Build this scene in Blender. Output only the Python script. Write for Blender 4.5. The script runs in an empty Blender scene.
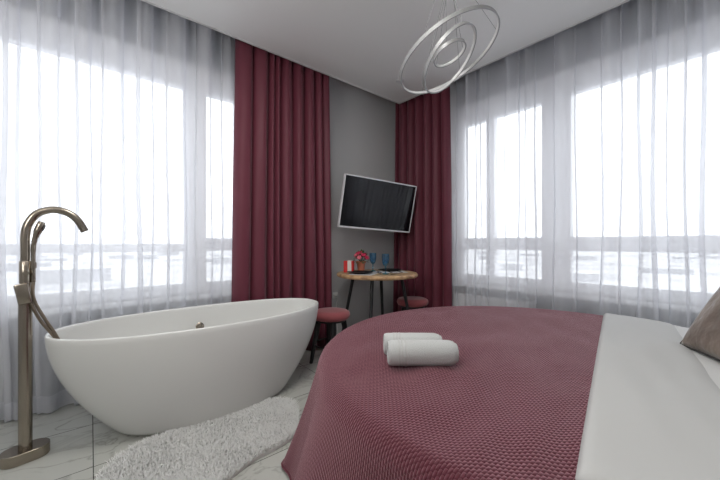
import bpy, bmesh, math, random
from mathutils import Vector, Matrix, noise
PI = math.pi
S = bpy.context.scene
COL = S.collection
random.seed(4)

# ------------------------------------------------------------------ helpers
def link(o, parent=None):
    COL.objects.link(o)
    if parent is not None:
        o.parent = parent
    return o

def tag(o, label=None, cat=None, group=None, kind=None):
    if label: o['label'] = label
    if cat: o['category'] = cat
    if group: o['group'] = group
    if kind: o['kind'] = kind
    return o

def empty(name, loc=(0, 0, 0), rz=0.0, parent=None):
    o = bpy.data.objects.new(name, None)
    o.empty_display_size = .1
    o.location = loc
    o.rotation_euler = (0, 0, rz)
    return link(o, parent)

class MB:
    """collects one part's shapes in the frame of its parent"""
    def __init__(self):
        self.bm = bmesh.new()
    def box(self, a, b, bevel=0.0):
        t = bmesh.new()
        bmesh.ops.create_cube(t, size=1)
        for v in t.verts:
            for i in range(3):
                v.co[i] = a[i] + (v.co[i] + .5) * (b[i] - a[i])
        if bevel:
            bmesh.ops.bevel(t, geom=list(t.edges), offset=bevel, segments=2, affect='EDGES', profile=.5)
        self._add(t)
        return self
    def _add(self, t, mat=None):
        if mat is not None:
            bmesh.ops.transform(t, matrix=mat, verts=t.verts)
        m = bpy.data.meshes.new('tmp')
        t.to_mesh(m); t.free()
        self.bm.from_mesh(m)
        bpy.data.meshes.remove(m)
    def lathe(self, prof, n=32, mat=None, close=True):
        """prof: (r, z) pairs bottom to top, spun about z"""
        t = bmesh.new()
        rows = []
        for r, z in prof:
            if r < 1e-6:
                rows.append([t.verts.new((0, 0, z))])
            else:
                rows.append([t.verts.new((r * math.cos(2 * PI * i / n), r * math.sin(2 * PI * i / n), z)) for i in range(n)])
        for a, b in zip(rows, rows[1:]):
            for i in range(n):
                j = (i + 1) % n
                if len(a) == 1 and len(b) == 1: continue
                if len(a) == 1: t.faces.new((a[0], b[j], b[i]))
                elif len(b) == 1: t.faces.new((a[i], a[j], b[0]))
                else: t.faces.new((a[i], a[j], b[j], b[i]))
        if close:
            for rw, rev in ((rows[0], True), (rows[-1], False)):
                if len(rw) > 1: t.faces.new(rw[::-1] if rev else rw)
        self._add(t, mat)
        return self
    def tube(self, pts, r, n=12, caps=True):
        """r: one radius or one per point"""
        pts = [Vector(p) for p in pts]
        rs = r if isinstance(r, (list, tuple)) else [r] * len(pts)
        t = bmesh.new()
        rows = []
        up = None
        for k, p in enumerate(pts):
            d = (pts[min(k + 1, len(pts) - 1)] - pts[max(k - 1, 0)]).normalized()
            if up is None:
                up = Vector((0, 0, 1)) if abs(d.z) < .9 else Vector((1, 0, 0))
            x = d.cross(up).normalized(); y = x.cross(d).normalized(); up = y
            rows.append([t.verts.new(p + rs[k] * (math.cos(2 * PI * i / n) * x + math.sin(2 * PI * i / n) * y)) for i in range(n)])
        for a, b in zip(rows, rows[1:]):
            for i in range(n):
                t.faces.new((a[i], a[(i + 1) % n], b[(i + 1) % n], b[i]))
        if caps:
            t.faces.new(rows[0][::-1]); t.faces.new(rows[-1])
        self._add(t)
        return self
    def poly(self, pts, z0, z1):
        t = bmesh.new()
        a = [t.verts.new((p[0], p[1], z0)) for p in pts]; b = [t.verts.new((p[0], p[1], z1)) for p in pts]
        t.faces.new(a[::-1]); t.faces.new(b)
        for i in range(len(pts)):
            j = (i + 1) % len(pts)
            t.faces.new((a[i], a[j], b[j], b[i]))
        self._add(t)
        return self
    def grid(self, rows, wrap=False, uvs=None):
        vs = [[self.bm.verts.new(p) for p in rw] for rw in rows]
        for a, b in zip(vs, vs[1:]):
            n = len(a)
            for i in range(n if wrap else n - 1):
                self.bm.faces.new((a[i], a[(i + 1) % n], b[(i + 1) % n], b[i]))
        return vs
    def build(self, name, m, parent=None, smooth=40, recalc=True, bevel=0):
        if recalc:
            bmesh.ops.recalc_face_normals(self.bm, faces=self.bm.faces)
        me = bpy.data.meshes.new(name)
        self.bm.to_mesh(me); self.bm.free()
        me.materials.append(m)
        if smooth:
            for p in me.polygons: p.use_smooth = True
            me.set_sharp_from_angle(angle=math.radians(smooth))
        o = bpy.data.objects.new(name, me)
        if bevel:
            mod = o.modifiers.new('bevel', 'BEVEL'); mod.width = bevel; mod.segments = 2; mod.limit_method = 'ANGLE'
        return link(o, parent)

def copy_tree(o, parent=None):
    c = o.copy(); COL.objects.link(c); c.parent = parent
    for ch in list(o.children): copy_tree(ch, c)
    return c

def smoothpts(ctrl, n=8):
    """Catmull-Rom through control points"""
    P = [Vector(p) for p in ctrl]
    P = [2 * P[0] - P[1]] + P + [2 * P[-1] - P[-2]]
    out = []
    for i in range(1, len(P) - 2):
        for k in range(n):
            t = k / n
            a, b, c, d = P[i - 1], P[i], P[i + 1], P[i + 2]
            out.append(.5 * (2 * b + (c - a) * t + (2 * a - 5 * b + 4 * c - d) * t * t + (3 * b - a - 3 * c + d) * t ** 3))
    out.append(P[-2])
    return out

# ------------------------------------------------------------------ materials
def mat(name, rgb, rough=.6, metal=0.0, spec=.5, **kw):
    m = bpy.data.materials.new(name); m.use_nodes = True
    nt = m.node_tree; b = nt.nodes['Principled BSDF']
    b.inputs['Base Color'].default_value = (*rgb, 1)
    b.inputs['Roughness'].default_value = rough
    b.inputs['Metallic'].default_value = metal
    b.inputs['Specular IOR Level'].default_value = spec
    for k, v in kw.items(): b.inputs[k.replace('_', ' ')].default_value = v
    m['b'] = 1
    return m

def nodes(m):
    nt = m.node_tree
    return nt, nt.nodes['Principled BSDF'], (lambda t, **k: _n(nt, t, **k)), nt.links.new

def _n(nt, t, **k):
    x = nt.nodes.new(t)
    for a, v in k.items(): setattr(x, a, v)
    return x

def add_noise_bump(m, scale, strength, dist=.002, coord='Object', detail=3, stretch=None):
    nt, b, N, L = nodes(m)
    tc = N('ShaderNodeTexCoord'); no = N('ShaderNodeTexNoise'); bp = N('ShaderNodeBump')
    no.inputs['Scale'].default_value = scale; no.inputs['Detail'].default_value = detail
    bp.inputs['Strength'].default_value = strength; bp.inputs['Distance'].default_value = dist
    src = tc.outputs[coord]
    if stretch:
        mp = N('ShaderNodeMapping'); mp.inputs['Scale'].default_value = stretch
        L(src, mp.inputs['Vector']); src = mp.outputs['Vector']
    L(src, no.inputs['Vector']); L(no.outputs['Fac'], bp.inputs['Height']); L(bp.outputs['Normal'], b.inputs['Normal'])
    return m

def add_noise_colour(m, a, bcol, scale, detail=4, lo=.35, hi=.65, stretch=None):
    nt, b, N, L = nodes(m)
    tc = N('ShaderNodeTexCoord'); no = N('ShaderNodeTexNoise'); cr = N('ShaderNodeValToRGB')
    no.inputs['Scale'].default_value = scale; no.inputs['Detail'].default_value = detail
    cr.color_ramp.elements[0].position = lo; cr.color_ramp.elements[1].position = hi
    cr.color_ramp.elements[0].color = (*a, 1); cr.color_ramp.elements[1].color = (*bcol, 1)
    src = tc.outputs['Object']
    if stretch:
        mp = N('ShaderNodeMapping'); mp.inputs['Scale'].default_value = stretch
        L(src, mp.inputs['Vector']); src = mp.outputs['Vector']
    L(src, no.inputs['Vector']); L(no.outputs['Fac'], cr.inputs['Fac']); L(cr.outputs['Color'], b.inputs['Base Color'])
    return m

M = {}
M['wall'] = add_noise_bump(mat('grey_paint', (.50, .50, .50), .75, spec=.3), 160, .15, .001)
M['ceiling'] = mat('satin_ceiling', (.80, .80, .79), .38, spec=.45)
M['niche'] = mat('niche_paint', (.62, .62, .62), .8)
M['pvc'] = mat('white_window_plastic', (.88, .88, .90), .35)
M['sill'] = mat('white_sill', (.82, .82, .83), .3)
M['rubber'] = mat('black_gasket', (.03, .03, .03), .6)
M['radiator'] = mat('white_enamel', (.78, .78, .78), .35)
M['dark_gap'] = mat('dark_grille', (.12, .12, .13), .7)
M['tub'] = mat('white_acrylic', (.71, .71, .69), .22, spec=.5)
M['tubfoot'] = mat('shadow_gap_black', (.02, .02, .02), .6)  # black of the plinth stands in for the shadow gap under the tub
M['bronze'] = add_noise_bump(mat('brushed_bronze', (.36, .315, .26), .24, 1.0), 60, .06, .001, stretch=(8, 8, .3))
M['hose'] = mat('bronze_hose', (.27, .22, .17), .35, 1.0)
M['spray'] = mat('dark_nozzles', (.06, .055, .05), .5)
M['burgundy'] = add_noise_bump(mat('burgundy_satin', (.130, .023, .040), .52, spec=.35, Sheen_Weight=.12, Sheen_Roughness=.5), 500, .12, .0006)
M['velvet'] = add_noise_bump(mat('dusty_rose_velvet', (.30, .078, .085), .75, spec=.25, Sheen_Weight=.4, Sheen_Roughness=.4), 300, .1, .001)
M['black'] = mat('black_metal', (.010, .010, .011), .45)
M['blackgl'] = mat('black_ceramic', (.010, .010, .011), .5, spec=.25)
M['white_cloth'] = add_noise_bump(mat('white_cotton', (.56, .56, .55), .9, spec=.2), 260, .15, .001)
M['towel'] = add_noise_bump(mat('white_terry', (.58, .59, .58), .95, spec=.1, Sheen_Weight=.2), 420, .8, .004)
M['fur'] = mat('white_fur', (.78, .78, .765), .9, spec=.1)
M['ring'] = mat('grey_ring_metal', (.30, .30, .30), .42, .25)
M['led'] = mat('frosted_led_strip', (.58, .58, .58), .45)
M['cable'] = mat('thin_wire', (.22, .22, .22), .4, .6)
M['silver'] = mat('silver_bezel', (.72, .72, .73), .35, .2)
M['screen'] = mat('black_glass_screen', (.005, .005, .007), .07, spec=.35)
M['plast'] = mat('black_plastic', (.02, .02, .02), .5)
M['socket'] = mat('white_plastic', (.75, .75, .74), .4)
M['terracotta'] = mat('terracotta', (.52, .17, .10), .75)
M['red'] = mat('red_card', (.62, .02, .02), .5)
M['white_card'] = mat('white_card', (.78, .72, .66), .6)
M['pink'] = mat('pink_petals', (.72, .045, .13), .6)
M['rosepk'] = mat('pale_pink_petals', (.85, .22, .28), .6)
M['leaf'] = mat('green_leaves', (.045, .12, .03), .6)
M['stem'] = mat('green_stems', (.05, .09, .03), .7)
M['soil'] = mat('dark_soil', (.03, .02, .015), .9)
M['mattress'] = mat('white_mattress', (.68, .68, .67), .9)
M['bedbase'] = add_noise_bump(mat('burgundy_upholstery', (.10, .018, .028), .8, Sheen_Weight=.2), 300, .1, .001)
M['piping'] = mat('dark_piping', (.03, .028, .026), .7)

# velvet cushion with crush marks
M['cushion'] = add_noise_colour(mat('taupe_crushed_velvet', (.2, .17, .15), .55, Sheen_Weight=.35, Sheen_Roughness=.35),
                                (.135, .10, .08), (.28, .22, .178), 7, 5, .3, .7)
add_noise_bump(M['cushion'], 9, .6, .03)
# wood
M['wood'] = add_noise_colour(mat('oak_slab', (.5, .33, .18), .4), (.42, .26, .13), (.62, .43, .25), 9, 6, .3, .7, stretch=(1, 9, 1))
M['woodedge'] = add_noise_colour(mat('live_edge_oak', (.5, .33, .18), .5), (.30, .16, .08), (.62, .40, .21), 14, 5, .35, .6)

# woven quilt: staggered puffs on a UV that follows the cloth
def quilt_material():
    m = mat('burgundy_quilt', (.108, .0175, .030), .6, spec=.3, Sheen_Weight=.5, Sheen_Roughness=.45)
    m.node_tree.nodes['Principled BSDF'].inputs['Sheen Tint'].default_value = (1, .6, .66, 1)
    nt, b, N, L = nodes(m)
    uv = N('ShaderNodeUVMap'); uv.uv_map = 'cloth'
    sp = N('ShaderNodeSeparateXYZ'); L(uv.outputs['UV'], sp.inputs[0])
    def math_(op, a, bb=None):
        x = N('ShaderNodeMath', operation=op)
        for i, q in enumerate((a, bb)):
            if q is None: continue
            if isinstance(q, (int, float)): x.inputs[i].default_value = q
            else: L(q, x.inputs[i])
        return x.outputs[0]
    P = .0135
    u = math_('DIVIDE', sp.outputs[0], P * 1.25); v = math_('DIVIDE', sp.outputs[1], P * .68)
    row = math_('FLOOR', v)
    uu = math_('ADD', u, math_('MULTIPLY', row, .5))
    su = math_('ABSOLUTE', math_('SINE', math_('MULTIPLY', uu, PI)))
    sv = math_('ABSOLUTE', math_('SINE', math_('MULTIPLY', v, PI)))
    h = math_('POWER', math_('MULTIPLY', su, sv), .6)
    bp = N('ShaderNodeBump'); bp.inputs['Strength'].default_value = 1.0; bp.inputs['Distance'].default_value = .0040
    L(h, bp.inputs['Height']); L(bp.outputs['Normal'], b.inputs['Normal'])
    return m
M['quilt'] = quilt_material()

# sheer voile: partly open weave, partly scattering thread
def sheer_material(name='white_voile', dens=.60, col=(.86, .865, .90)):
    m = bpy.data.materials.new(name); m.use_nodes = True
    nt = m.node_tree; nt.nodes.clear(); L = nt.links.new
    out = _n(nt, 'ShaderNodeOutputMaterial'); mx = _n(nt, 'ShaderNodeMixShader'); mx2 = _n(nt, 'ShaderNodeMixShader')
    tr = _n(nt, 'ShaderNodeBsdfTransparent'); di = _n(nt, 'ShaderNodeBsdfDiffuse'); tl = _n(nt, 'ShaderNodeBsdfTranslucent')
    di.inputs[0].default_value = (*col, 1); tl.inputs[0].default_value = (*col, 1)
    mx2.inputs[0].default_value = .5; mx.inputs[0].default_value = dens
    L(di.outputs[0], mx2.inputs[1]); L(tl.outputs[0], mx2.inputs[2])
    L(tr.outputs[0], mx.inputs[1]); L(mx2.outputs[0], mx.inputs[2]); L(mx.outputs[0], out.inputs[0])
    return m
M['voile'] = sheer_material()
M['voilehem'] = sheer_material('white_voile_hem', .72)

def glass_material(name, tint, refl=.06, rough=0.0):
    m = bpy.data.materials.new(name); m.use_nodes = True
    nt = m.node_tree; nt.nodes.clear(); L = nt.links.new
    out = _n(nt, 'ShaderNodeOutputMaterial'); mx = _n(nt, 'ShaderNodeMixShader')
    tr = _n(nt, 'ShaderNodeBsdfTransparent'); gl = _n(nt, 'ShaderNodeBsdfGlossy')
    tr.inputs[0].default_value = (*tint, 1); gl.inputs['Roughness'].default_value = rough
    mx.inputs[0].default_value = refl
    L(tr.outputs[0], mx.inputs[1]); L(gl.outputs[0], mx.inputs[2]); L(mx.outputs[0], out.inputs[0])
    return m
M['pane'] = glass_material('window_glass', (.97, .98, .98), .05)
M['blueglass'] = glass_material('blue_goblet_glass', (.46, .76, .90), .10, .05)

# marble tiles
def tile_material():
    m = mat('marble_tile', (.7, .7, .68), .16, spec=.5)
    nt, b, N, L = nodes(m)
    tc = N('ShaderNodeTexCoord'); sp = N('ShaderNodeSeparateXYZ'); L(tc.outputs['Object'], sp.inputs[0])
    def mt(op, a, bb=None, c=None):
        x = N('ShaderNodeMath', operation=op)
        for i, q in enumerate((a, bb, c)):
            if q is None: continue
            if isinstance(q, (int, float)): x.inputs[i].default_value = q
            else: L(q, x.inputs[i])
        return x.outputs[0]
    fx = mt('DIVIDE', mt('SUBTRACT', sp.outputs[0], .010), .483)
    fy = mt('DIVIDE', mt('SUBTRACT', sp.outputs[1], 1.572), .483)
    def groove(f):
        fr = mt('FRACT', f)
        return mt('MINIMUM', fr, mt('SUBTRACT', 1.0, fr))
    g = mt('LESS_THAN', mt('MINIMUM', groove(fx), groove(fy)), .0042)
    # every slab has its own veining
    cb = N('ShaderNodeCombineXYZ'); L(mt('MULTIPLY', mt('FLOOR', fx), 3.7), cb.inputs[0]); L(mt('MULTIPLY', mt('FLOOR', fy), 5.3), cb.inputs[1])
    va = N('ShaderNodeVectorMath', operation='ADD'); L(tc.outputs['Object'], va.inputs[0]); L(cb.outputs[0], va.inputs[1])
    mp = N('ShaderNodeMapping'); mp.inputs['Rotation'].default_value = (0, 0, .6); mp.inputs['Scale'].default_value = (1.2, 2.6, 1)
    L(va.outputs[0], mp.inputs['Vector'])
    no = N('ShaderNodeTexNoise'); no.inputs['Scale'].default_value = 1.7; no.inputs['Detail'].default_value = 6; no.inputs['Distortion'].default_value = 1.2
    L(mp.outputs[0], no.inputs['Vector'])
    vein = mt('SUBTRACT', 1.0, mt('MINIMUM', mt('MULTIPLY', mt('ABSOLUTE', mt('SUBTRACT', no.outputs['Fac'], .5)), 30.0), 1.0))
    no2 = N('ShaderNodeTexNoise'); no2.inputs['Scale'].default_value = 2.4; L(va.outputs[0], no2.inputs['Vector'])
    vm = mt('MULTIPLY', mt('POWER', vein, 1.6), mt('MULTIPLY', mt('POWER', no2.outputs['Fac'], 2.0), 2.2))
    mx = N('ShaderNodeMix', data_type='RGBA'); mx.inputs[6].default_value = (.50, .505, .47, 1); mx.inputs[7].default_value = (.25, .25, .225, 1)
    L(vm, mx.inputs[0])
    mx2 = N('ShaderNodeMix', data_type='RGBA'); mx2.inputs[7].default_value = (.07, .07, .065, 1)
    L(mx.outputs[2], mx2.inputs[6]); L(g, mx2.inputs[0]); L(mx2.outputs[2], b.inputs['Base Color'])
    return m
M['tile'] = tile_material()

# outside
M['snow_ground'] = add_noise_colour(mat('snowy_town_ground', (.7, .7, .7), .95, spec=0), (.40, .40, .42), (.60, .60, .61), .012, 8, .38, .6)
M['far_wall'] = mat('pale_render', (.38, .38, .40), .9, spec=0)
M['far_roof'] = mat('snow_roof', (.66, .66, .66), .9, spec=0)

# ------------------------------------------------------------------ world + camera
H = 2.85
YL, XR = 3.05, 3.25            # window walls
YN, XN = 2.786, 2.976          # where the lowered ceiling stops in front of them
XB, YB = -1.9, -.95
w = bpy.data.worlds.new('overcast'); S.world = w; w.use_nodes = True
nt = w.node_tree; bg = nt.nodes['Background']
tc = _n(nt, 'ShaderNodeTexCoord'); sp = _n(nt, 'ShaderNodeSeparateXYZ'); cr = _n(nt, 'ShaderNodeValToRGB')
nt.links.new(tc.outputs['Generated'], sp.inputs[0]); nt.links.new(sp.outputs[2], cr.inputs['Fac'])
cr.color_ramp.elements[0].position = 0.0; cr.color_ramp.elements[0].color = (.90, .935, .985, 1)
cr.color_ramp.elements[1].position = .6; cr.color_ramp.elements[1].color = (.95, .975, 1, 1)
nt.links.new(cr.outputs['Color'], bg.inputs['Color'])
bg.inputs['Strength'].default_value = 2.2

cam = bpy.data.cameras.new('camera'); camo = link(bpy.data.objects.new('camera', cam)); S.camera = camo
cam.sensor_width = 36; cam.lens = 36 * 322 / 720; cam.clip_start = .02; cam.clip_end = 8000
cam.shift_y = 3 / 720
camo.location = (0, 0, 1.1)
camo.rotation_euler = (PI / 2, 0, math.atan2(.7671, .6416) - PI / 2)
S.view_settings.view_transform = 'Standard'; S.view_settings.look = 'None'
S.view_settings.exposure = 0.58; S.view_settings.gamma = 1; S.view_settings.use_curve_mapping = False
S.cycles.transparent_max_bounces = 24; S.cycles.max_bounces = 14; S.cycles.diffuse_bounces = 8
S.cycles.use_denoising = True; S.cycles.sample_clamp_indirect = 6.0

# added fill lights without fittings, two shining down and one up, to brighten the interior
def area(name, loc, aim, sx, sy, watts, col=(1, .98, .945)):
    l = bpy.data.lights.new(name, 'AREA'); l.shape = 'RECTANGLE'; l.size = sx; l.size_y = sy; l.energy = watts; l.color = col
    o = link(bpy.data.objects.new(name, l)); o.location = loc
    o.rotation_euler = (Vector(aim) - Vector(loc)).to_track_quat('-Z', 'Y').to_euler()
    return o
area('room_fill', (-.7, .0, H - .02), (-.2, .5, 0), 1.0, 1.0, 9)
area('ceiling_fill', (.75, 1.2, H - .02), (.75, 1.2, 0), .7, .7, 16)
area('upward_fill', (-1.5, .8, 1.9), (.0, 1.2, 2.85), .7, .7, 15)

# ------------------------------------------------------------------ shell
def struct(mb, name, m, parent=None, **k):
    o = mb.build(name, m, parent, **k)
    if parent is None: tag(o, kind='structure')
    return o
struct(MB().box((XB - .2, YB - .2, -.12), (XR + .3, YL + .3, 0)), 'floor', M['tile'], smooth=0)
struct(MB().box((XB, YB, H), (XN, YN, H + .03)), 'ceiling', M['ceiling'], smooth=0)
struct(MB().box((XB - .2, YB - .2, H + .17), (XR + .3, YL + .3, H + .3)), 'ceiling_slab', M['niche'], smooth=0)
tr = MB(); tr.box((XB, YN - .012, H - .004), (XN, YN + .006, H + .17)); tr.box((XN - .012, YB, H - .004), (XN + .006, YN + .006, H + .17))
struct(tr, 'trim_1', M['niche'], smooth=0)
ZS, ZT = .655, 2.65
LW = (-1.72, 1.28); RW = (-.62, 2.30)
def wall(axis, name, hole, a0, a1, p0, p1):
    mb = MB()
    def bx(u0, u1, z0, z1):
        if axis == 'x': mb.box((u0, p0, z0), (u1, p1, z1))
        else: mb.box((p0, u0, z0), (p1, u1, z1))
    bx(a0, hole[0], 0, H + .17); bx(hole[1], a1, 0, H + .17)
    bx(hole[0], hole[1], 0, ZS); bx(hole[0], hole[1], ZT, H + .17)
    struct(mb, name, M['wall'], smooth=0)
wall('x', 'wall_left', LW, XB - .2, XR + .3, YL, YL + .28)
wall('y', 'wall_right', RW, YB - .2, YL, XR, XR + .28)
struct(MB().box((XB - .2, YB - .2, 0), (XR, YB, H + .17)), 'wall_back', M['wall'], smooth=0)
struct(MB().box((XB - .2, YB, 0), (XB, YL, H + .17)), 'wall_near', M['wall'], smooth=0)

M['panel'] = mat('shade_panel', (.12, .135, .16), .7)  # added dark panels: colour stands in for the shaded wall behind the voile
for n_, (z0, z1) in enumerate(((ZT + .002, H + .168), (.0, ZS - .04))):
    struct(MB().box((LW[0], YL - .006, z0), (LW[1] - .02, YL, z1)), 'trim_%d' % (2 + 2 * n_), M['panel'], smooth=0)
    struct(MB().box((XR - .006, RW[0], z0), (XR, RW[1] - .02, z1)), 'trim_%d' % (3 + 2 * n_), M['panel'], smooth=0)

# windows: white frames with an upper and a lower light in every bay
def window(name, f, hole, bays, gaps_label):
    root = empty(name); tag(root, kind='structure')
    def fb(mb, a0, a1, d0, d1, z0, z1, bev=.004):
        p, q = f(a0, d0, z0), f(a1, d1, z1)
        lo = [min(p[i], q[i]) for i in range(3)]; hi = [max(p[i], q[i]) for i in range(3)]
        mb.box(lo, hi, bev)
    fr = MB()
    z_low, z_t0, z_t1, z_top = .755, 1.03, 1.095, 2.43
    fb(fr, hole[0], hole[1], .03, .12, ZS, z_low - .03)
    fb(fr, hole[0], hole[1], .03, .12, z_top + .05, ZT)
    fr2 = fr
    xs = [hole[0]] + [x for b in bays for x in b[:2]] + [hole[1]]
    for a, b in zip(xs[0::2], xs[1::2]):
        e = .035 if b - a > .12 else .02
        fb(fr, a + (0 if a == hole[0] else e), b - (0 if b == hole[1] else e), .027, .118, ZS + .002, ZT - .002)
    for a, b, z_t1 in bays:
        fb(fr2, a - .02, b + .02, .036, .114, z_t0, z_t1)
        for z0, z1 in ((z_low, z_t0), (z_t1, z_top)):
            e = .036
            s = MB()
            fb(s, a - e, a, .02, .10, z0 - e, z1 + e); fb(s, b, b + e, .02, .10, z0 - e, z1 + e)
            fb(s, a, b, .02, .10, z0 - e, z0); fb(s, a, b, .02, .10, z1, z1 + e)
            so = s.build('sash', M['pvc'], root, smooth=0)
            g = MB(); fb(g, a - .005, b + .005, .055, .061, z0 - .005, z1 + .005, 0)
            g.build('pane', M['pane'], so, smooth=0)
    fr.build('window_frame', M['pvc'], root, smooth=0)
    sl = MB(); fb(sl, hole[0] - .04, hole[1] + .02, -.075, .035, ZS - .035, ZS, .006)
    sl.build('window_sill', M['sill'], root, smooth=0)
    return root
fL = lambda a, d, z: (a, YL + d, z)
fR = lambda a, d, z: (XR + d, a, z)
window('window_1', fL, LW, [(-1.60, -.98, 1.145), (-.80, .615, 1.095), (.79, 1.19, 1.145)], '')
window('window_2', fR, RW, [(-.50, .993, 1.155), (1.235, 1.70, 1.155), (1.79, 2.05, 1.155)], '')

# ------------------------------------------------------------------ outside
GZ = -48.0
struct(MB().box((-3000, -3000, GZ - 1), (6000, 6000, GZ)), 'outside_ground', M['snow_ground'], smooth=0)
rb = random.Random(11)
bl = 'low pale building with a snow-covered roof in the hazy town beyond the windows'
def building(x, y, lx, ly, h, rz):
    r = empty('town_building', (x, y, GZ), rz); tag(r, bl, 'building', 'snow-roofed town buildings beyond the windows')
    MB().box((-lx / 2, -ly / 2, 0), (lx / 2, ly / 2, h)).build('walls', M['far_wall'], r, smooth=0)
    MB().box((-lx / 2 - .6, -ly / 2 - .6, h), (lx / 2 + .6, ly / 2 + .6, h + 1.6)).build('roof', M['far_roof'], r, smooth=0)
spots = []
for k in range(34):
    u = rb.uniform(10, 225) if k % 2 else rb.uniform(465, 715)
    d = rb.uniform(330, 1400); v_x = (u - 360) / 322 * d
    X, Y = .7671 * v_x + .6416 * d, -.6416 * v_x + .7671 * d
    if any(math.hypot(X - a, Y - b) < 105 for a, b in spots): continue
    spots.append((X, Y))
    building(X, Y, rb.uniform(30, 90), rb.uniform(14, 30), rb.uniform(6, 18), rb.uniform(-.6, .6) + (0 if k % 2 else PI / 2))

# ------------------------------------------------------------------ curtains
def sheer(name, axis, pos, t0, t1, pleats, label, seed, zt, zb=.012):
    """voile hanging in a soft wave; at every pleat the cloth doubles back on itself"""
    rg = random.Random(seed)
    pl = sorted(pleats)
    ph = [rg.uniform(0, 6.28) for _ in range(len(pl) + 2)]
    edges = [t0] + [p for p, _ in pl] + [t1]
    amp = [(rg.uniform(.05, .105) * (.45 if (edges[min(i + 1, len(edges) - 1)] > .9 and axis == 'x') or (edges[min(i + 1, len(edges) - 1)] > 2.0 and axis == 'y') else 1) if i % 2 else -rg.uniform(.02, .05)) for i in range(len(edges))]
    nz = 26
    rows = []; hem = []
    def row(z):
        q = (zt - z) / (zt - zb)
        out = []
        for i in range(len(edges) - 1):
            a, b = edges[i], edges[i + 1]
            wa = pl[i - 1][1] / 2 if i > 0 else 0; wb = pl[i][1] / 2 if i < len(pl) else 0
            wob = lambda k: .016 * q * math.sin(1.3 * z * 2.2 + ph[k])
            A = a + (wob(i) if i > 0 else 0) + wa * (1 + .3 * q); B = b + (wob(i + 1) if i < len(pl) else 0) + wb * (1 + .3 * q)
            n = max(4, int((b - a) / .018))
            for k in range(n + 1):
                s = k / n
                t = A + (B - A) * s
                bulge = amp[i] * math.sin(PI * s) ** 1.3 * (1.0 - .35 * q) + .006 * math.sin(9 * t + 2 * z + ph[i])
                d = bulge + (.010 if i % 2 else 0) * 0
                # the last points of a span run on past the pleat, the next span starts before it
                out.append((t, d))
            if i < len(pl):
                wv = pl[i][1] * (.62 + .3 * q)
                c = b + wob(i + 1)
                out.append((c + wv * .5, .006)); out.append((c + wv * .2, .012)); out.append((c - wv * .2, .014)); out.append((c - wv * .5, .012))
                out.append((c - wv * .3, .020))
        return out
    def place(t, d, z):
        lim = .88 if axis == 'x' else 2.0
        d += .04 * min(1, max(0, (lim - t) / .15))       # clear of the heavy curtain, the voile hangs a little nearer the room
        return (t, pos - d, z) if axis == 'x' else (pos - d, t, z)
    zs = [zt + (zb - zt) * (k / nz) for k in range(nz + 1)]
    allr = [row(z) for z in zs]
    mid = place((t0 + t1) / 2, 0, 0)
    root = empty(name, mid); tag(root, label, 'curtain')
    mb = MB(); mb.grid([[Vector(place(t, d, z)) - Vector(mid) for t, d in r] for r, z in zip(allr, zs)])
    mb.build('curtain_cloth', M['voile'], root, smooth=180, recalc=False)
    hz = [zb + .002, zb + .05, zb + .11]
    hm = MB(); hm.grid([[Vector(place(t, d + .003, z)) - Vector(mid) for t, d in row(z)] for z in hz])
    hm.build('hem', M['voilehem'], root, smooth=180, recalc=False)
    return root

def hyx(u, Y=2.89):     # where the line of sight through column u meets the left curtain, as measured on site
    p = (u - 360) / 322
    X, Yc = .7671 * p + .6416, -.6416 * p + .7671
    return X / Yc * Y
def hxy(u, X=3.09):
    p = (u - 360) / 322
    Xc, Y = .7671 * p + .6416, -.6416 * p + .7671
    return Y / Xc * X
PLL = [(-1.55, .02), (-1.38, .02), (-1.22, .018), (-1.08, .022), (-.93, .02), (-.78, .018), (-.66, .02), (-.52, .022),
       (-.405, .030), (-.345, .022), (-.255, .02), (-.16, .016), (-.075, .022), (.0, .014), (.06, .018), (.175, .026), (.27, .034),
       (.36, .016), (.455, .022), (.575, .028), (.66, .012), (.78, .016), (.875, .022), (.975, .014), (1.06, .02), (1.15, .02)]
sheer('sheer_curtain', 'x', 2.935, -1.70, 1.22, PLL, 'white sheer voile curtain hanging along the window behind the bathtub', 3, H + .15)
PLR = [(2.18, .014), (2.06, .016), (1.90, .012), (1.80, .022), (1.74, .016), (1.66, .014), (1.49, .014), (1.36, .020), (1.30, .016), (1.215, .022), (1.06, .02),
       (.90, .018), (.72, .02), (.60, .018), (.495, .026), (.415, .030), (.345, .012), (.255, .02), (.17, .03), (.06, .02), (-.06, .02), (-.18, .022),
       (-.3, .02), (-.42, .02), (-.55, .02), (-.68, .02)]
sheer('sheer_curtain', 'y', 3.13, -.80, 2.20, PLR, 'white sheer voile curtain hanging along the window behind the bed', 8, H + .15)

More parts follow.
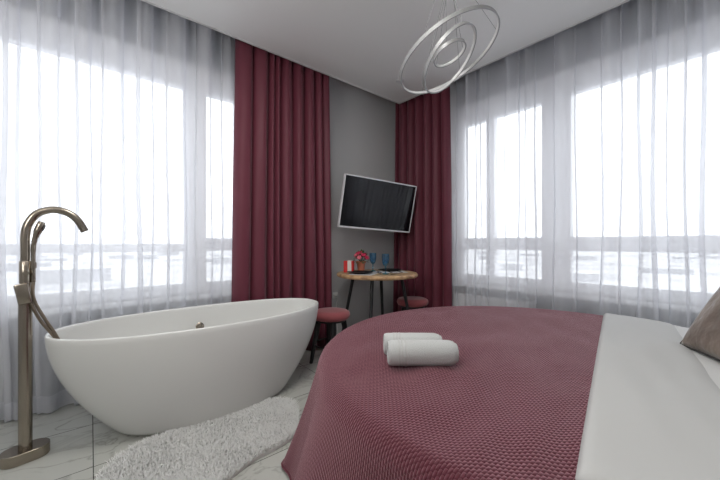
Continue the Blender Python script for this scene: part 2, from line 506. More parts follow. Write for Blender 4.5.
def drape(name, axis, pos, t0, t1, folds, amp, label, seed, zt, zb=.015, flare=.045):
    rg = random.Random(seed)
    n = 420; nz = 16
    W = t1 - t0
    ws = [rg.uniform(.45, 1.5) for _ in range(folds)]; tot = sum(ws)
    am = [rg.uniform(.65, 1.15) for _ in range(folds)]
    cuts = [0]
    for x in ws: cuts.append(cuts[-1] + x / tot)
    rows = []
    def off(s, q):
        for i in range(folds):
            if s <= cuts[i + 1] or i == folds - 1:
                l = (s - cuts[i]) / (cuts[i + 1] - cuts[i])
                v = 2 * (abs(math.sin(PI * l)) ** .62) - 1.15 + .10 * math.sin(3 * PI * l + i)
                return amp * am[i] * v * (.9 + .15 * q)
    def place(t, d, z): return (t, pos - d, z) if axis == 'x' else (pos - d, t, z)
    mid = Vector(place((t0 + t1) / 2, 0, 0))
    for k in range(nz + 1):
        q = k / nz; z = zt + (zb - zt) * q
        r = []
        for i in range(n + 1):
            s = i / n
            s2 = s + .008 * math.sin(5 * s * PI + 3 * q + seed)* q
            t = t0 - flare * q + s * (W + 2 * flare * q) 
            r.append(Vector(place(t, off(min(max(s2, 0), 1), q) + .01 * q * math.sin(7 * s + seed), z)) - mid)
        rows.append(r)
    root = empty(name, mid); tag(root, label, 'curtain')
    mb = MB(); mb.grid(rows)
    o = mb.build('curtain_cloth', M['burgundy'], root, smooth=180, recalc=False)
    so = o.modifiers.new('thick', 'SOLIDIFY'); so.thickness = .004
    tp = MB()
    tp.grid([[Vector(place(t0 + W * i / 60, off(i / 60, 0) - .006, z)) - mid for i in range(61)] for z in (zt - .06, zt)])
    t_ = tp.build('heading_tape', M['burgundy'], root, smooth=180, recalc=False)
    so = t_.modifiers.new('thick', 'SOLIDIFY'); so.thickness = .003
    return root
drape('blackout_curtain', 'x', 2.848, .985, 1.960, 9, .050, 'long burgundy curtain behind the bathtub end and left of the television', 2, H + .14)
drape('blackout_curtain', 'y', 3.050, 2.125, 2.92, 7, .046, 'long burgundy curtain in the room corner, right of the television', 5, H + .14)
# curtain tracks in the ceiling slot
for nm, a, b, lb in (('curtain_rail', (-1.8, 2.86, H + .145), (XN + .1, 2.93, H + .17), 'white curtain rail in the ceiling slot over the bathtub window'),
                     ('curtain_rail', (3.03, -.9, H + .145), (3.13, 2.84, H + .17), 'white curtain rail in the ceiling slot over the bed window')):
    c = Vector(((a[0] + b[0]) / 2, (a[1] + b[1]) / 2, a[2]))
    o = MB().box(Vector(a) - c, Vector(b) - c, .003).build(nm, M['pvc']); o.location = c
    tag(o, lb, 'curtain rail')

# ------------------------------------------------------------------ radiators
def radiator(loc, rz, L, z0, z1, label):
    r = empty('radiator', loc, rz); tag(r, label, 'radiator')
    mb = MB(); mb.box((-L / 2, -.035, z0), (L / 2, -.02, z1), .006)
    n = int(L / .034)
    for i in range(n):
        x = -L / 2 + (i + .5) * L / n
        mb.box((x - .010, -.041, z0 + .03), (x + .010, -.034, z1 - .03), .003)
    mb.build('front_panel', M['radiator'], r, smooth=0)
    MB().box((-L / 2, .025, z0), (L / 2, .035, z1), .004).build('back_panel', M['radiator'], r, smooth=0)
    g = MB(); g.box((-L / 2, -.034, z1 - .012), (L / 2, .034, z1 + .004), .002)
    gr = g.build('top_grille', M['radiator'], r, smooth=0)
    sl = MB()
    for i in range(int(L / .02)):
        x = -L / 2 + .012 + i * .02
        sl.box((x - .004, -.02, z1 + .003), (x + .004, .02, z1 + .0065))
    sl.build('slots', M['dark_gap'], gr, smooth=0)
    for x in (-L / 2 + .06, L / 2 - .06):
        MB().tube([(x, .0, 0), (x, 0, z0 + .02)], .011).build('pipe', M['radiator'], r)
        MB().box((x - .015, .03, z0 + .1), (x + .015, .046, z1 - .1)).build('bracket', M['radiator'], r, smooth=0)
radiator((-.86, 2.998, 0), 0, .92, .10, .525, 'white panel radiator under the window behind the bath tap')
radiator((.95, 2.998, 0), 0, .9, .10, .525, 'white panel radiator under the window behind the bathtub')
radiator((3.198, 1.72, 0), -PI / 2, .84, .10, .535, 'white panel radiator under the window near the corner beyond the bed')

# ------------------------------------------------------------------ bathtub
def tub():
    cx, cy = .643, 2.381
    A0, B0, A1, B1, h = .520, .302, .83, .376, .608
    root = empty('bathtub', (cx, cy, 0)); tag(root, 'freestanding white oval bathtub with flared ends on the marble floor', 'bathtub')
    n = 96
    def ring(A, B, z, e=.9):
        r = []
        for i in range(n):
            t = 2 * PI * i / n
            c, s = math.cos(t), math.sin(t)
            r.append((A * math.copysign(abs(c) ** e, c), B * math.copysign(abs(s) ** e, s), z + (.006 * c * c * z / h)))
        return r
    rows = []
    N = 22
    rows.append(ring(A0 - .06, B0 - .06, .010)); rows.append(ring(A0 - .02, B0 - .02, .010))
    for k in range(N + 1):
        s = .012 + (1 - .012) * k / N if k else .02
        wv = 1 - (1 - s) ** 1.81
        rows.append(ring(A0 + (A1 - A0) * wv, B0 + (B1 - B0) * wv, max(.016, (h - .008) * s)))
    rows.append(ring(A1 - .003, B1 - .003, h - .002)); rows.append(ring(A1 - .009, B1 - .009, h)); rows.append(ring(A1 - .016, B1 - .016, h - .002))
    for k in range(N, -1, -1):
        s = k / N
        z = .15 + (h - .012 - .15) * s
        wv = 1 - (1 - s) ** 2.2
        a = A0 - .03 + (A1 - .020 - A0 + .03) * wv; b = B0 - .05 + (B1 - .020 - B0 + .05) * wv
        rows.append(ring(a, b, z))
    for q in (.85, .6, .3, .1):
        rows.append(ring((A0 - .05) * q, (B0 - .06) * q, .135 - .006 * (1 - q)))
    mb = MB(); vs = mb.grid(rows, wrap=True)
    mb.bm.faces.new(vs[0][::-1]); mb.bm.faces.new(vs[-1])
    mb.build('shell', M['tub'], root, smooth=60)
    ft = MB(); v2 = ft.grid([ring(A0 - .05, B0 - .05, 0), ring(A0 - .05, B0 - .05, .012)], wrap=True); ft.bm.faces.new(v2[0][::-1]); ft.bm.faces.new(v2[1])
    ft.build('plinth', M['tubfoot'], root)
    MB().lathe([(0, .128), (.035, .128), (.035, .134), (.028, .137), (0, .137)], 24).build('drain', M['bronze'], root)
    ov = MB(); ov.lathe([(0, 0), (.03, 0), (.03, .006), (.024, .009), (0, .009)], 24, Matrix.Translation((0, .305, .46)) @ Matrix.Rotation(math.radians(75), 4, 'X'))
    ov.build('overflow_cover', M['bronze'], root)
tub()

# ------------------------------------------------------------------ bath tap
def tap():
    X0, Y0 = -.256, 2.358
    r = empty('bath_tap', (X0, Y0, 0)); tag(r, 'tall freestanding brushed bronze bath tap with hand shower at the tub end', 'tap')
    st = []
    def stadium(L, W, n=14):
        p = []
        for i in range(n + 1):
            a = -PI / 2 + PI * i / n; p.append((L / 2 - W / 2 + W / 2 * math.cos(a), W / 2 * math.sin(a)))
        for i in range(n + 1):
            a = PI / 2 + PI * i / n; p.append((-L / 2 + W / 2 + W / 2 * math.cos(a), W / 2 * math.sin(a)))
        return p
    mb = MB(); mb.poly([(p[0] * math.cos(.22) - p[1] * math.sin(.22), p[0] * math.sin(.22) + p[1] * math.cos(.22)) for p in stadium(.185, .120)], 0, .056)
    mb.build('base_plate', M['bronze'], r, smooth=40, bevel=.003)
    MB().lathe([(.0265, .055), (.0265, .80)], 28).build('column', M['bronze'], r)
    MB().lathe([(.021, .78), (.021, .895), (.0235, .897), (.0235, 1.005), (.021, 1.008), (.019, 1.01)], 28).build('valve_body', M['bronze'], r)
    # goose neck
    ctrl = [(.0, 0, 1.0), (0, 0, 1.07), (.0, 0, 1.135), (.008, 0, 1.19), (.036, 0, 1.245), (.075, 0, 1.270), (.115, 0, 1.277), (.162, 0, 1.262), (.200, 0, 1.226), (.232, 0, 1.164)]
    MB().tube(smoothpts(ctrl, 6), .0190, 20).build('spout', M['bronze'], r)
    # lever block
    lv = MB(); lv.box((-.026, -.048, -.052), (.026, -.014, .052), .008)
    o = lv.build('lever', M['bronze'], r, smooth=30); o.location = (-.004, 0, .845); o.rotation_euler = (0, math.radians(-10), 0)
    kn = MB(); kn.tube([(.004, -.018, .945), (.004, -.042, .945)], .012, 16); kn.build('diverter_knob', M['bronze'], r)
    # hand shower in its bracket, head leaning over the tub
    bk = MB(); bk.tube([(.012, -.005, .985), (.030, -.012, .985)], .009, 12); bk.tube([(.030, -.012, .970), (.030, -.012, 1.000)], .0125, 16); bk.build('shower_bracket', M['bronze'], r)
    hs = MB(); hs.tube(smoothpts([(.030, -.012, .90), (.030, -.012, .99), (.030, -.012, 1.06), (.033, -.012, 1.105), (.042, -.012, 1.145), (.062, -.012, 1.21)], 5),
                       [.009] * 5 + [.009] * 5 + [.010] * 5 + [.011] * 4 + [.013] * 2 + [.017] * 4 + [.013], 16)
    h = hs.build('hand_shower', M['bronze'], r)
    d = Vector((.022, 0, .065)).normalized(); nrm = Vector((d.z, 0, -d.x))
    c = Vector((.054, -.012, 1.183)) + nrm * .013
    sp_ = MB()
    q = Matrix.Translation(c) @ nrm.to_track_quat('Z', 'Y').to_matrix().to_4x4()
    sp_.lathe([(0, 0), (.016, 0), (.016, .005), (.012, .006), (0, .006)], 20, q); sp_.build('spray_face', M['spray'], h)
    hp = smoothpts([(.030, -.012, .905), (.029, -.022, .84), (.042, -.02, .78), (.074, -.012, .70), (.108, .0, .622), (.150, .01, .52), (.245, .03, .36), (.36, .04, .24), (.44, .0, .158), (.52, -.06, .150)], 8)
    MB().tube(hp, .0075, 12).build('shower_hose', M['hose'], r)
    hp = smoothpts([(.020, -.012, .82), (.026, -.020, .78), (.056, -.018, .70), (.094, -.008, .628), (.142, .03, .53), (.23, .06, .37), (.34, .07, .24), (.44, .05, .160), (.53, -.01, .150), (.52, -.06, .150)], 8)
    MB().tube(hp, .0075, 12).build('shower_hose', M['hose'], r)
tap()

# ------------------------------------------------------------------ rug
def rug():
    out = [(.03, 1.93), (.10, 2.03), (.19, 2.085), (.33, 2.10), (.50, 2.115), (.70, 2.12), (.90, 2.115), (1.02, 2.06), (1.06, 1.94), (.99, 1.78), (.90, 1.645), (.77, 1.60), (.64, 1.585),
           (.53, 1.545), (.42, 1.50), (.27, 1.47), (.14, 1.53), (.05, 1.66), (.0, 1.80)]
    P = [Vector((x, y, 0)) for x, y in out]; P.append(P[0])
    loop = [(p.x, p.y) for p in smoothpts(P, 6)[:-1]]
    c = (sum(p[0] for p in loop) / len(loop), sum(p[1] for p in loop) / len(loop))
    loop = [(p[0] - c[0], p[1] - c[1]) for p in loop]
    r = empty('fluffy_rug', (c[0], c[1], 0)); tag(r, 'small fluffy white faux sheepskin rug on the tiles beside the bathtub', 'rug')
    mb = MB(); mb.poly(loop, .001, .016); mb.build('backing', M['fur'], r, smooth=0)
    rg = random.Random(5)
    def inside(x, y):
        s = False
        for i in range(len(loop)):
            x1, y1 = loop[i]; x2, y2 = loop[i - 1]
            if (y1 > y) != (y2 > y) and x < (x2 - x1) * (y - y1) / (y2 - y1) + x1: s = not s
        return s
    f = MB(); cnt = 0
    while cnt < 26000:
        x, y = rg.uniform(-.56, .56), rg.uniform(-.36, .36)
        if not inside(x, y): continue
        cnt += 1
        nv = noise.noise(Vector((x * 9, y * 9, 1.3)))
        a = noise.noise(Vector((x * 5, y * 5, 7.7))) * 1.5 + rg.uniform(-2.4, 2.4)
        L = .024 + .006 * nv + rg.uniform(0, .010)
        lean = rg.uniform(.3, 1.0)
        d = Vector((math.cos(a), math.sin(a), 0)); s = Vector((-d.y, d.x, 0)) * rg.uniform(.0012, .0024)
        p0 = Vector((x, y, .014)); p1 = p0 + d * L * .35 * lean + Vector((0, 0, L * .55)); p2 = p1 + d * L * .6 * lean + Vector((0, 0, L * .2))
        v = [f.bm.verts.new(q) for q in (p0 - s, p0 + s, p1 + s * .8, p1 - s * .8, p2)]
        f.bm.faces.new(v[:4]); f.bm.faces.new((v[3], v[2], v[4]))
    tag(f.build('fur', M['fur'], r, smooth=180, recalc=False), kind='stuff')
rug()

# ------------------------------------------------------------------ bed
BX, BY, R, BZ = 1.718, .592, 1.130, .585
def bed():
    r = empty('round_bed', (BX, BY, 0)); tag(r, 'large round bed under a burgundy quilt facing the window', 'bed')
    MB().lathe([(0, .02), (R - .06, .02), (R - .035, .04), (R - .035, .28), (R - .06, .30), (0, .30)], 96).build('bed_base', M['bedbase'], r)
    MB().lathe([(0, .30), (R - .05, .30), (R - .015, .33), (R - .01, .36), (R - .01, .51), (R - .03, .550), (R - .08, .560), (0, .562)], 96).build('mattress', M['mattress'], r)
bed()

def cloth_map(x, y, off, wob=1.0):
    """lay the flat cloth point (x, y), measured from the bed's middle, over the round bed"""
    s = math.hypot(x, y); th = math.atan2(y, x)
    rc = .055
    zt = BZ + off
    wr = 0
    if s < R + .3:
        wr = wob * (.012 * noise.noise(Vector((x * 2.0 + 3, y * 4.0, 2))) + .012 * noise.noise(Vector((x * 2.2 + y * 4, y * 9 - x * 5, 5))))
    flat = R - rc + off
    if s <= flat:
        return Vector((x, y, zt + wr * (1 if s < flat - .1 else (flat - s) / .1)))
    a = (s - flat) / rc
    if a < PI / 2:
        rr = flat + rc * math.sin(a); z = zt - rc * (1 - math.cos(a))
    else:
        rr = flat + rc; z = zt - rc - (s - flat - rc * PI / 2)
    q = max(0, (zt - .02 - z)) / .55
    fq = q ** .7
    f = math.sin(9 * th + .9) * .7 + .5 * math.sin(13 * th + 2.0) + .2 * math.sin(23 * th)
    g = math.exp(-((th - math.radians(139)) / .045) ** 2)
    side = 1 - .75 * min(1, max(0, (math.cos(th) - .45) / .35))     # squeezed where it hangs by the window
    rr += (q * .150 + fq * .045 * f) * side + q * q * (.05 * g)
    z = max(z, .012 + off)
    return Vector((rr * math.cos(th), rr * math.sin(th), z))

LA = Vector((.811 - BX, .238 - BY)); LB = Vector((2.600 - BX, .606 - BY))
LD = (LB - LA).normalized(); LN = Vector((LD.y, -LD.x))       # LN points to the head of the bed
def quilt():
    r = MB()
    uvs = []
    ns, nt_ = 90, 360
    smax = R + .545
    ss = [smax * (i / ns) for i in range(1, ns + 1)]
    # denser rows round the edge
    ss = sorted([R * .92 * i / 40 for i in range(1, 41)] + [R * .92 + (smax - R * .92) * i / 50 for i in range(1, 51)])
    flatp = {}
    rows = []
    for s in ss:
        row = []
        for k in range(nt_):
            th = 2 * PI * k / nt_
            x, y = s * math.cos(th), s * math.sin(th)
            v = r.bm.verts.new(cloth_map(x, y, 0)); flatp[v] = (x, y); row.append(v)
        rows.append(row)
    c = r.bm.verts.new(cloth_map(0, 0, 0)); flatp[c] = (0, 0)
    for k in range(nt_): r.bm.faces.new((c, rows[0][k], rows[0][(k + 1) % nt_]))
    for a, b in zip(rows, rows[1:]):
        for k in range(nt_):
            j = (k + 1) % nt_
            r.bm.faces.new((a[k], b[k], b[j], a[j]))
    lim = .42
    kill = [f for f in r.bm.faces if (Vector((sum(flatp[v][0] for v in f.verts) / len(f.verts), sum(flatp[v][1] for v in f.verts) / len(f.verts))) - LA).dot(LN) > lim]
    bmesh.ops.delete(r.bm, geom=kill, context='FACES')
    uvl = r.bm.loops.layers.uv.new('cloth')
    for f in r.bm.faces:
        for l in f.loops:
            x, y = flatp[l.vert]
            l[uvl].uv = (x, y)
    root = empty('bedspread', (BX, BY, 0)); tag(root, 'burgundy woven quilted bedspread draped over the round bed to the floor', 'bedspread')
    o = r.build('spread_cloth', M['quilt'], root, smooth=180, recalc=False)
    so = o.modifiers.new('thick', 'SOLIDIFY'); so.thickness = .006; so.offset = -1
    hm = MB(); pts = []
    for k in range(nt_ + 1):
        th = 2 * PI * k / nt_
        x, y = smax * math.cos(th), smax * math.sin(th)
        if (Vector((x, y)) - LA).dot(LN) < lim: pts.append((k, cloth_map(x, y, .0)))
    # the hem is one run; start it where the cut begins
    ks = [k for k, _ in pts]; brk = next((i for i in range(1, len(ks)) if ks[i] != ks[i - 1] + 1), 0)
    seq = [p for _, p in pts[brk:]] + [p for _, p in pts[:brk]]
    hm.tube(seq, .006, 8); hm.build('hem', M['quilt'], root, smooth=180)
quilt()

def duvet():
    root = empty('duvet', (BX, BY, 0)); tag(root, 'folded white duvet lying across the right end of the bed', 'duvet')
    mb = MB(); rows = []
    nu, nv = 90, 22
    U0, U1 = 0.0, 2.30
    def width(u): return .362
    W = .362
    for j in range(nv + 1):
        vv = j / nv
        row = []
        for i in range(nu + 1):
            u = U0 + (U1 - U0) * i / nu
            # rounded corner at the near end
            sh = .03 * (max(0, .03 - (u - U0)) / .03) ** 2
            v = vv * W
            edge = min(u - U0, v, (W - v) * .25)
            x, y = LA.x + LD.x * u + LN.x * v, LA.y + LD.y * u + LN.y * v
            h = .013 * (1 - math.exp(-max(edge, 0) / .006))
            row.append(cloth_map(x, y, .004 + h, .6))
        rows.append(row)
    mb.grid(rows)
    bmesh.ops.reverse_faces(mb.bm, faces=mb.bm.faces)
    o = mb.build('duvet_cover', M['white_cloth'], root, smooth=180, recalc=False)
    o.data.polygons[0].use_smooth = True
    so = o.modifiers.new('thick', 'SOLIDIFY'); so.thickness = .003; so.offset = -1
duvet()

def sheet():
    mb = MB(); rows = []
    for j in range(17):
        v = .30 + .62 * j / 16
        row = []
        for i in range(61):
            u = -.02 + 2.16 * i / 60
            x, y = LA.x + LD.x * u + LN.x * v, LA.y + LD.y * u + LN.y * v
            row.append(cloth_map(x, y, .009, .6))
        rows.append(row)
    mb.grid(rows); bmesh.ops.reverse_faces(mb.bm, faces=mb.bm.faces)
    o = mb.build('bed_sheet', M['mattress'], None, smooth=180, recalc=False)
    o.location = (BX, BY, 0)
    so = o.modifiers.new('thick', 'SOLIDIFY'); so.thickness = .002; so.offset = -1
    tag(o, 'smooth white bed sheet beyond the duvet at the head of the bed', 'bed sheet')
sheet()

# cushion leaning at the head of the bed
def cushion():
    P0 = Vector((2.235, .205, BZ + .012)); b = Vector((-.84, -.54, 0)).normalized(); back = Vector((.54, -.84, 0)).normalized()
    up = (back * .50 + Vector((0, 0, .866))).normalized(); n = up.cross(b).normalized()
    s = .46
    root = empty('throw_cushion', P0 + b * s / 2); tag(root, 'taupe crushed velvet cushion with dark piping at the head of the bed', 'cushion')
    root.rotation_euler = Matrix((b, n, up)).transposed().to_euler()
    N = 28
    mb = MB()
    def surf(sign):
        rows = []
        for j in range(N + 1):
            row = []
            for i in range(N + 1):
                x, z = 2 * i / N - 1, 2 * j / N - 1
                pin = 1 - .07 * (1 - x * x) * 0
                t = ((1 - x ** 2) * (1 - z ** 2))
                px = x * (1 - .055 * (1 - z * z) * abs(x) ** 3 * -0 - .05 * (1 - z * z)) ; pz = z * (1 - .05 * (1 - x * x))
                row.append((px * s / 2, sign * (.072 * max(t, 0) ** .42 + .004 * noise.noise(Vector((x * 3, z * 3, sign)))*t), s / 2 + pz * s / 2))
            rows.append(row)
        return rows
    a = mb.grid(surf(1)); c = mb.grid(surf(-1))
    bmesh.ops.remove_doubles(mb.bm, verts=mb.bm.verts, dist=.0006)
    mb.build('cover', M['cushion'], root, smooth=180)
    ed = surf(1)
    loop = ed[0] + [r[-1] for r in ed[1:]] + ed[-1][::-1][1:] + [r[0] for r in ed[::-1][1:]]
    MB().tube(loop, .006, 8).build('piping', M['piping'], root, smooth=180)
cushion()

# rolled towels
def towel(loc, L, rad, label, dz=0):
    ang = math.atan2(-.6416, .7671)
    r = empty('rolled_towel', (loc[0], loc[1], BZ + .006), ang); tag(r, label, 'towel', 'rolled white towels on the bed')
    # spiral cross-section; the outer turn is what shows
    turns = 3.2; n = 150
    def prof(shrink, grow=0.0):
        o, i_ = [], []
        for k in range(n + 1):
            q = k / n
            a = -PI * .5 + .6 + turns * 2 * PI * q
            rr = .012 + (rad + grow - .012) * q
            o.append((rr - shrink, a)); i_.append((max(rr - (rad - .012) / turns * .82, .003) , a))
        return o, i_
    def pt(x, ra):
        rr, a = ra
        y, z = rr * math.cos(a), rr * math.sin(a)
        z = z * .97
        if z < -rad * .86: z = -rad * .86
        return (x, y * 1.03, z + rad * .86)
    body = MB()
    xs = [(-L / 2, .010), (-L / 2 + .004, .004), (-L / 2 + .014, 0), (-L / 4, -.0006), (0, -.0012), (L / 4, -.0006), (L / 2 - .030, 0), (L / 2 - .012, .005), (L / 2 - .003, .014), (L / 2, .022)]
    rows = []
    for x, sh in xs:
        o, i_ = prof(sh)
        rows.append([pt(x, p) for p in o] + [pt(x, (max(p[0] , .002), p[1])) for p in i_[::-1]])
    vs = body.grid(rows, wrap=True)
    m_ = n + 1
    for rw, rv in ((vs[0], 0), (vs[-1], 1)):
        for k in range(n):
            q = (rw[k], rw[k + 1], rw[2 * m_ - 2 - k], rw[2 * m_ - 1 - k])
            body.bm.faces.new(q if rv else q[::-1])
    body.build('towel_roll', M['towel'], r, smooth=60)
    bd = MB()
    for k in range(3):
        x = -L / 2 + .045 + k * .013
        o, _ = prof(0, .0022)
        o = o[int(n * (1 - 1.0 / turns)):]
        bd.grid([[pt(xx, (p[0] + g, p[1])) for p in o] for xx, g in ((x - .0045, -.003), (x - .003, .0004), (x + .003, .0004), (x + .0045, -.003))])
    bd.build('border_bands', M['white_cloth'], r, smooth=60, recalc=False)
    return r
towel((1.064, .868), .285, .062, 'rolled white towel in front on the burgundy bedspread, nearer the camera')
towel((1.133, .980), .262, .058, 'rolled white towel lying behind the other one on the bedspread')

# ------------------------------------------------------------------ table group
TX, TY, TZ = 2.356, 2.533, .785
def cdir(right, fwd):      # room vector from right / away-from-viewer amounts
    return Vector((.7671 * right + .6416 * fwd, -.6416 * right + .7671 * fwd, 0))
def table():
    r = empty('round_table', (TX, TY, 0)); tag(r, 'small round wooden table with black legs below the television', 'table')
    n = 120; rows = []
    def rim(k): 
        a = 2 * PI * k / n
        return .425 + .010 * noise.noise(Vector((math.cos(a) * 1.6, math.sin(a) * 1.6, 3))) + .004 * noise.noise(Vector((math.cos(a) * 6, math.sin(a) * 6, 8)))
    def rg(sc, z, dr=0): return [((rim(k) * sc + dr) * math.cos(2 * PI * k / n), (rim(k) * sc + dr) * math.sin(2 * PI * k / n), z) for k in range(n)]
    mb = MB(); vs = mb.grid([rg(1, TZ - .006, -.002), rg(1, TZ, -.008), rg(.9, TZ), rg(.4, TZ)], wrap=True); mb.bm.faces.new(vs[-1])
    vb = mb.grid([rg(.4, TZ - .042), rg(.95, TZ - .042), rg(.95, TZ - .006)], wrap=True); mb.bm.faces.new(vb[0])
    mb.build('table_top', M['wood'], r)
    eb = MB(); eb.grid([rg(1, TZ - .042, -.022), rg(1, TZ - .040, -.008), rg(1, TZ - .030, .0), rg(1, TZ - .016, .003), rg(1, TZ - .006, -.001), rg(1, TZ - .001, -.007)], wrap=True)
    eb.build('bark_edge', M['woodedge'], r, smooth=60)
    MB().box((-.16, -.16, TZ - .052), (.16, .16, TZ - .042)).build('mounting_plate', M['black'], r, smooth=0)
    for dr, df in ((-1, .24), (1, -.24), (-.24, -1), (.24, 1)):
        d = cdir(dr, df).normalized()
        a = d * .262; b = d * .405
        l = MB(); l.tube([(b.x, b.y, .008), (a.x, a.y, TZ - .045)], [.0145, .0185], 14); lo = l.build('leg', M['black'], r)
        f = MB(); f.lathe([(.016, 0), (.018, .004), (.016, .012)], 14, Matrix.Translation((b.x, b.y, 0))); f.build('foot_cap', M['rubber'], lo)
table()

def stool(loc, label, h=.47, rz=0.0):
    r = empty('round_stool', (loc[0], loc[1], 0), rz); tag(r, label, 'stool', None)
    MB().lathe([(0, h - .075), (.15, h - .075), (.165, h - .07), (.176, h - .052), (.178, h - .035), (.172, h - .016), (.155, h - .004), (.11, h + .002), (0, h + .004)], 48).build('seat', M['velvet'], r)
    MB().lathe([(0, h - .095), (.135, h - .095), (.14, h - .09), (.14, h - .07), (0, h - .07)], 40).build('seat_base', M['black'], r)
    for k in range(4):
        a = PI / 4 + k * PI / 2
        d = Vector((math.cos(a), math.sin(a), 0))
        l = MB(); l.tube([tuple(d * .185 + Vector((0, 0, 0))), tuple(d * .115 + Vector((0, 0, h - .085)))], [.016, .027], 14); l.build('leg', M['black'], r)
    sr = MB(); pts = [(.155 * math.cos(2 * PI * i / 40), .155 * math.sin(2 * PI * i / 40), .17) for i in range(41)]
    sr.tube(pts, .007, 8, caps=False); sr.build('foot_ring', M['black'], r)
stool((1.715, 2.47), 'dusty burgundy round stool between the bathtub end and the bed', .475, .35)
stool((2.80, 2.42), 'dusty burgundy round stool in front of the corner curtain, right of table', .475, .9)

# things on the table
def plate(loc, label, rad=.135):
    mb = MB(); mb.lathe([(0, 0), (rad * .6, 0), (rad * .68, .004), (rad, .013), (rad, .016), (rad * .68, .008), (rad * .6, .006), (0, .006)], 48, close=False)
    o = mb.build('dinner_plate', M['blackgl'], None); o.location = (loc[0], loc[1], TZ + .0045); tag(o, label, 'plate')
plate((2.125, 2.545), 'black dinner plate in front of the red and white box')
plate((2.575, 2.55), 'black dinner plate at the right side of the wooden table')
def placemat(loc, rz, label, m):
    mb = MB(); mb.box((-.17, -.12, 0), (.17, .12, .003), .001)
    o = mb.build('placemat', m, None, smooth=0); o.location = (loc[0], loc[1], TZ + .0006); o.rotation_euler = (0, 0, rz); tag(o, label, 'placemat')
def stripe_material():
    m = mat('striped_cloth', (.7, .7, .7), .8)
    nt, b, N, L = nodes(m)
    tc = N('ShaderNodeTexCoord'); sp = N('ShaderNodeSeparateXYZ'); L(tc.outputs['Object'], sp.inputs[0])
    mu = N('ShaderNodeMath', operation='MULTIPLY'); mu.inputs[1].default_value = 9.0; L(sp.outputs[0], mu.inputs[0])
    fr = N('ShaderNodeMath', operation='FRACT'); L(mu.outputs[0], fr.inputs[0])
    gt = N('ShaderNodeMath', operation='GREATER_THAN'); gt.inputs[1].default_value = .80; L(fr.outputs[0], gt.inputs[0])
    mx = N('ShaderNodeMix', data_type='RGBA'); mx.inputs[6].default_value = (.72, .72, .72, 1); mx.inputs[7].default_value = (.05, .05, .055, 1)
    L(gt.outputs[0], mx.inputs[0]); L(mx.outputs[2], b.inputs['Base Color'])
    return m
M['stripe'] = stripe_material()
placemat((2.17, 2.51), .55, 'white placemat with dark stripes under the left black plate', M['stripe'])
placemat((2.50, 2.48), -.55, 'white placemat with dark stripes under the right black plate', M['stripe'])

def fork(loc, rz, label):
    r = empty('fork', (loc[0], loc[1], TZ + .004), rz); tag(r, label, 'fork')
    MB().box((-.10, -.005, 0), (.03, .005, .003), .001).build('handle', M['black'], r, smooth=0)
    h = MB(); h.box((.03, -.011, 0), (.055, .011, .003), .001)
    for k in range(4): h.box((.053, -.011 + k * .0063, 0), (.095, -.0078 + k * .0063, .003))
    h.build('tines', M['black'], r, smooth=0)
def knife(loc, rz, label):
    r = empty('knife', (loc[0], loc[1], TZ + .004), rz); tag(r, label, 'knife')
    MB().box((-.10, -.006, 0), (.0, .006, .004), .001).build('handle', M['black'], r, smooth=0)
    MB().poly([(0, -.006), (.09, -.006), (.105, .0), (.09, .007), (0, .007)], 0, .002).build('blade', M['black'], r, smooth=0)
fork((2.285, 2.43), 1.0, 'small black fork on the striped mat beside the front goblet')
knife((2.37, 2.27), .3, 'small black knife at the front of the table by goblets')

def goblet(loc, label):
    r = empty('goblet', (loc[0], loc[1], TZ + .004)); tag(r, label, 'goblet', None)
    MB().lathe([(0, 0), (.034, 0), (.036, .003), (.030, .006), (.010, .012), (0, .012)], 28).build('foot', M['blueglass'], r)
    MB().lathe([(.007, .010), (.006, .03), (.011, .042), (.006, .054), (.009, .062), (.006, .070), (.012, .082)], 20).build('stem', M['blueglass'], r)
    b = MB()
    n = 36
    prof = [(.006, .078), (.022, .090), (.031, .110), (.036, .140), (.037, .175), (.036, .202), (.034, .202), (.034, .175), (.033, .14), (.028, .112), (.018, .094), (.004, .088)]
    rows = []
    for rr, z in prof:
        rows.append([(rr * (1 + .045 * math.cos(12 * 2 * PI * i / n)) * math.cos(2 * PI * i / n), rr * (1 + .045 * math.cos(12 * 2 * PI * i / n)) * math.sin(2 * PI * i / n), z) for i in range(n)])
    vs = b.grid(rows, wrap=True); b.bm.faces.new(vs[0][::-1]); b.bm.faces.new(vs[-1])
    b.build('bowl', M['blueglass'], r, smooth=50)
goblet((2.262, 2.306), 'blue glass goblet at the front of the table, right of the other')
goblet((2.385, 2.63), 'blue glass goblet standing next to the flower pot')

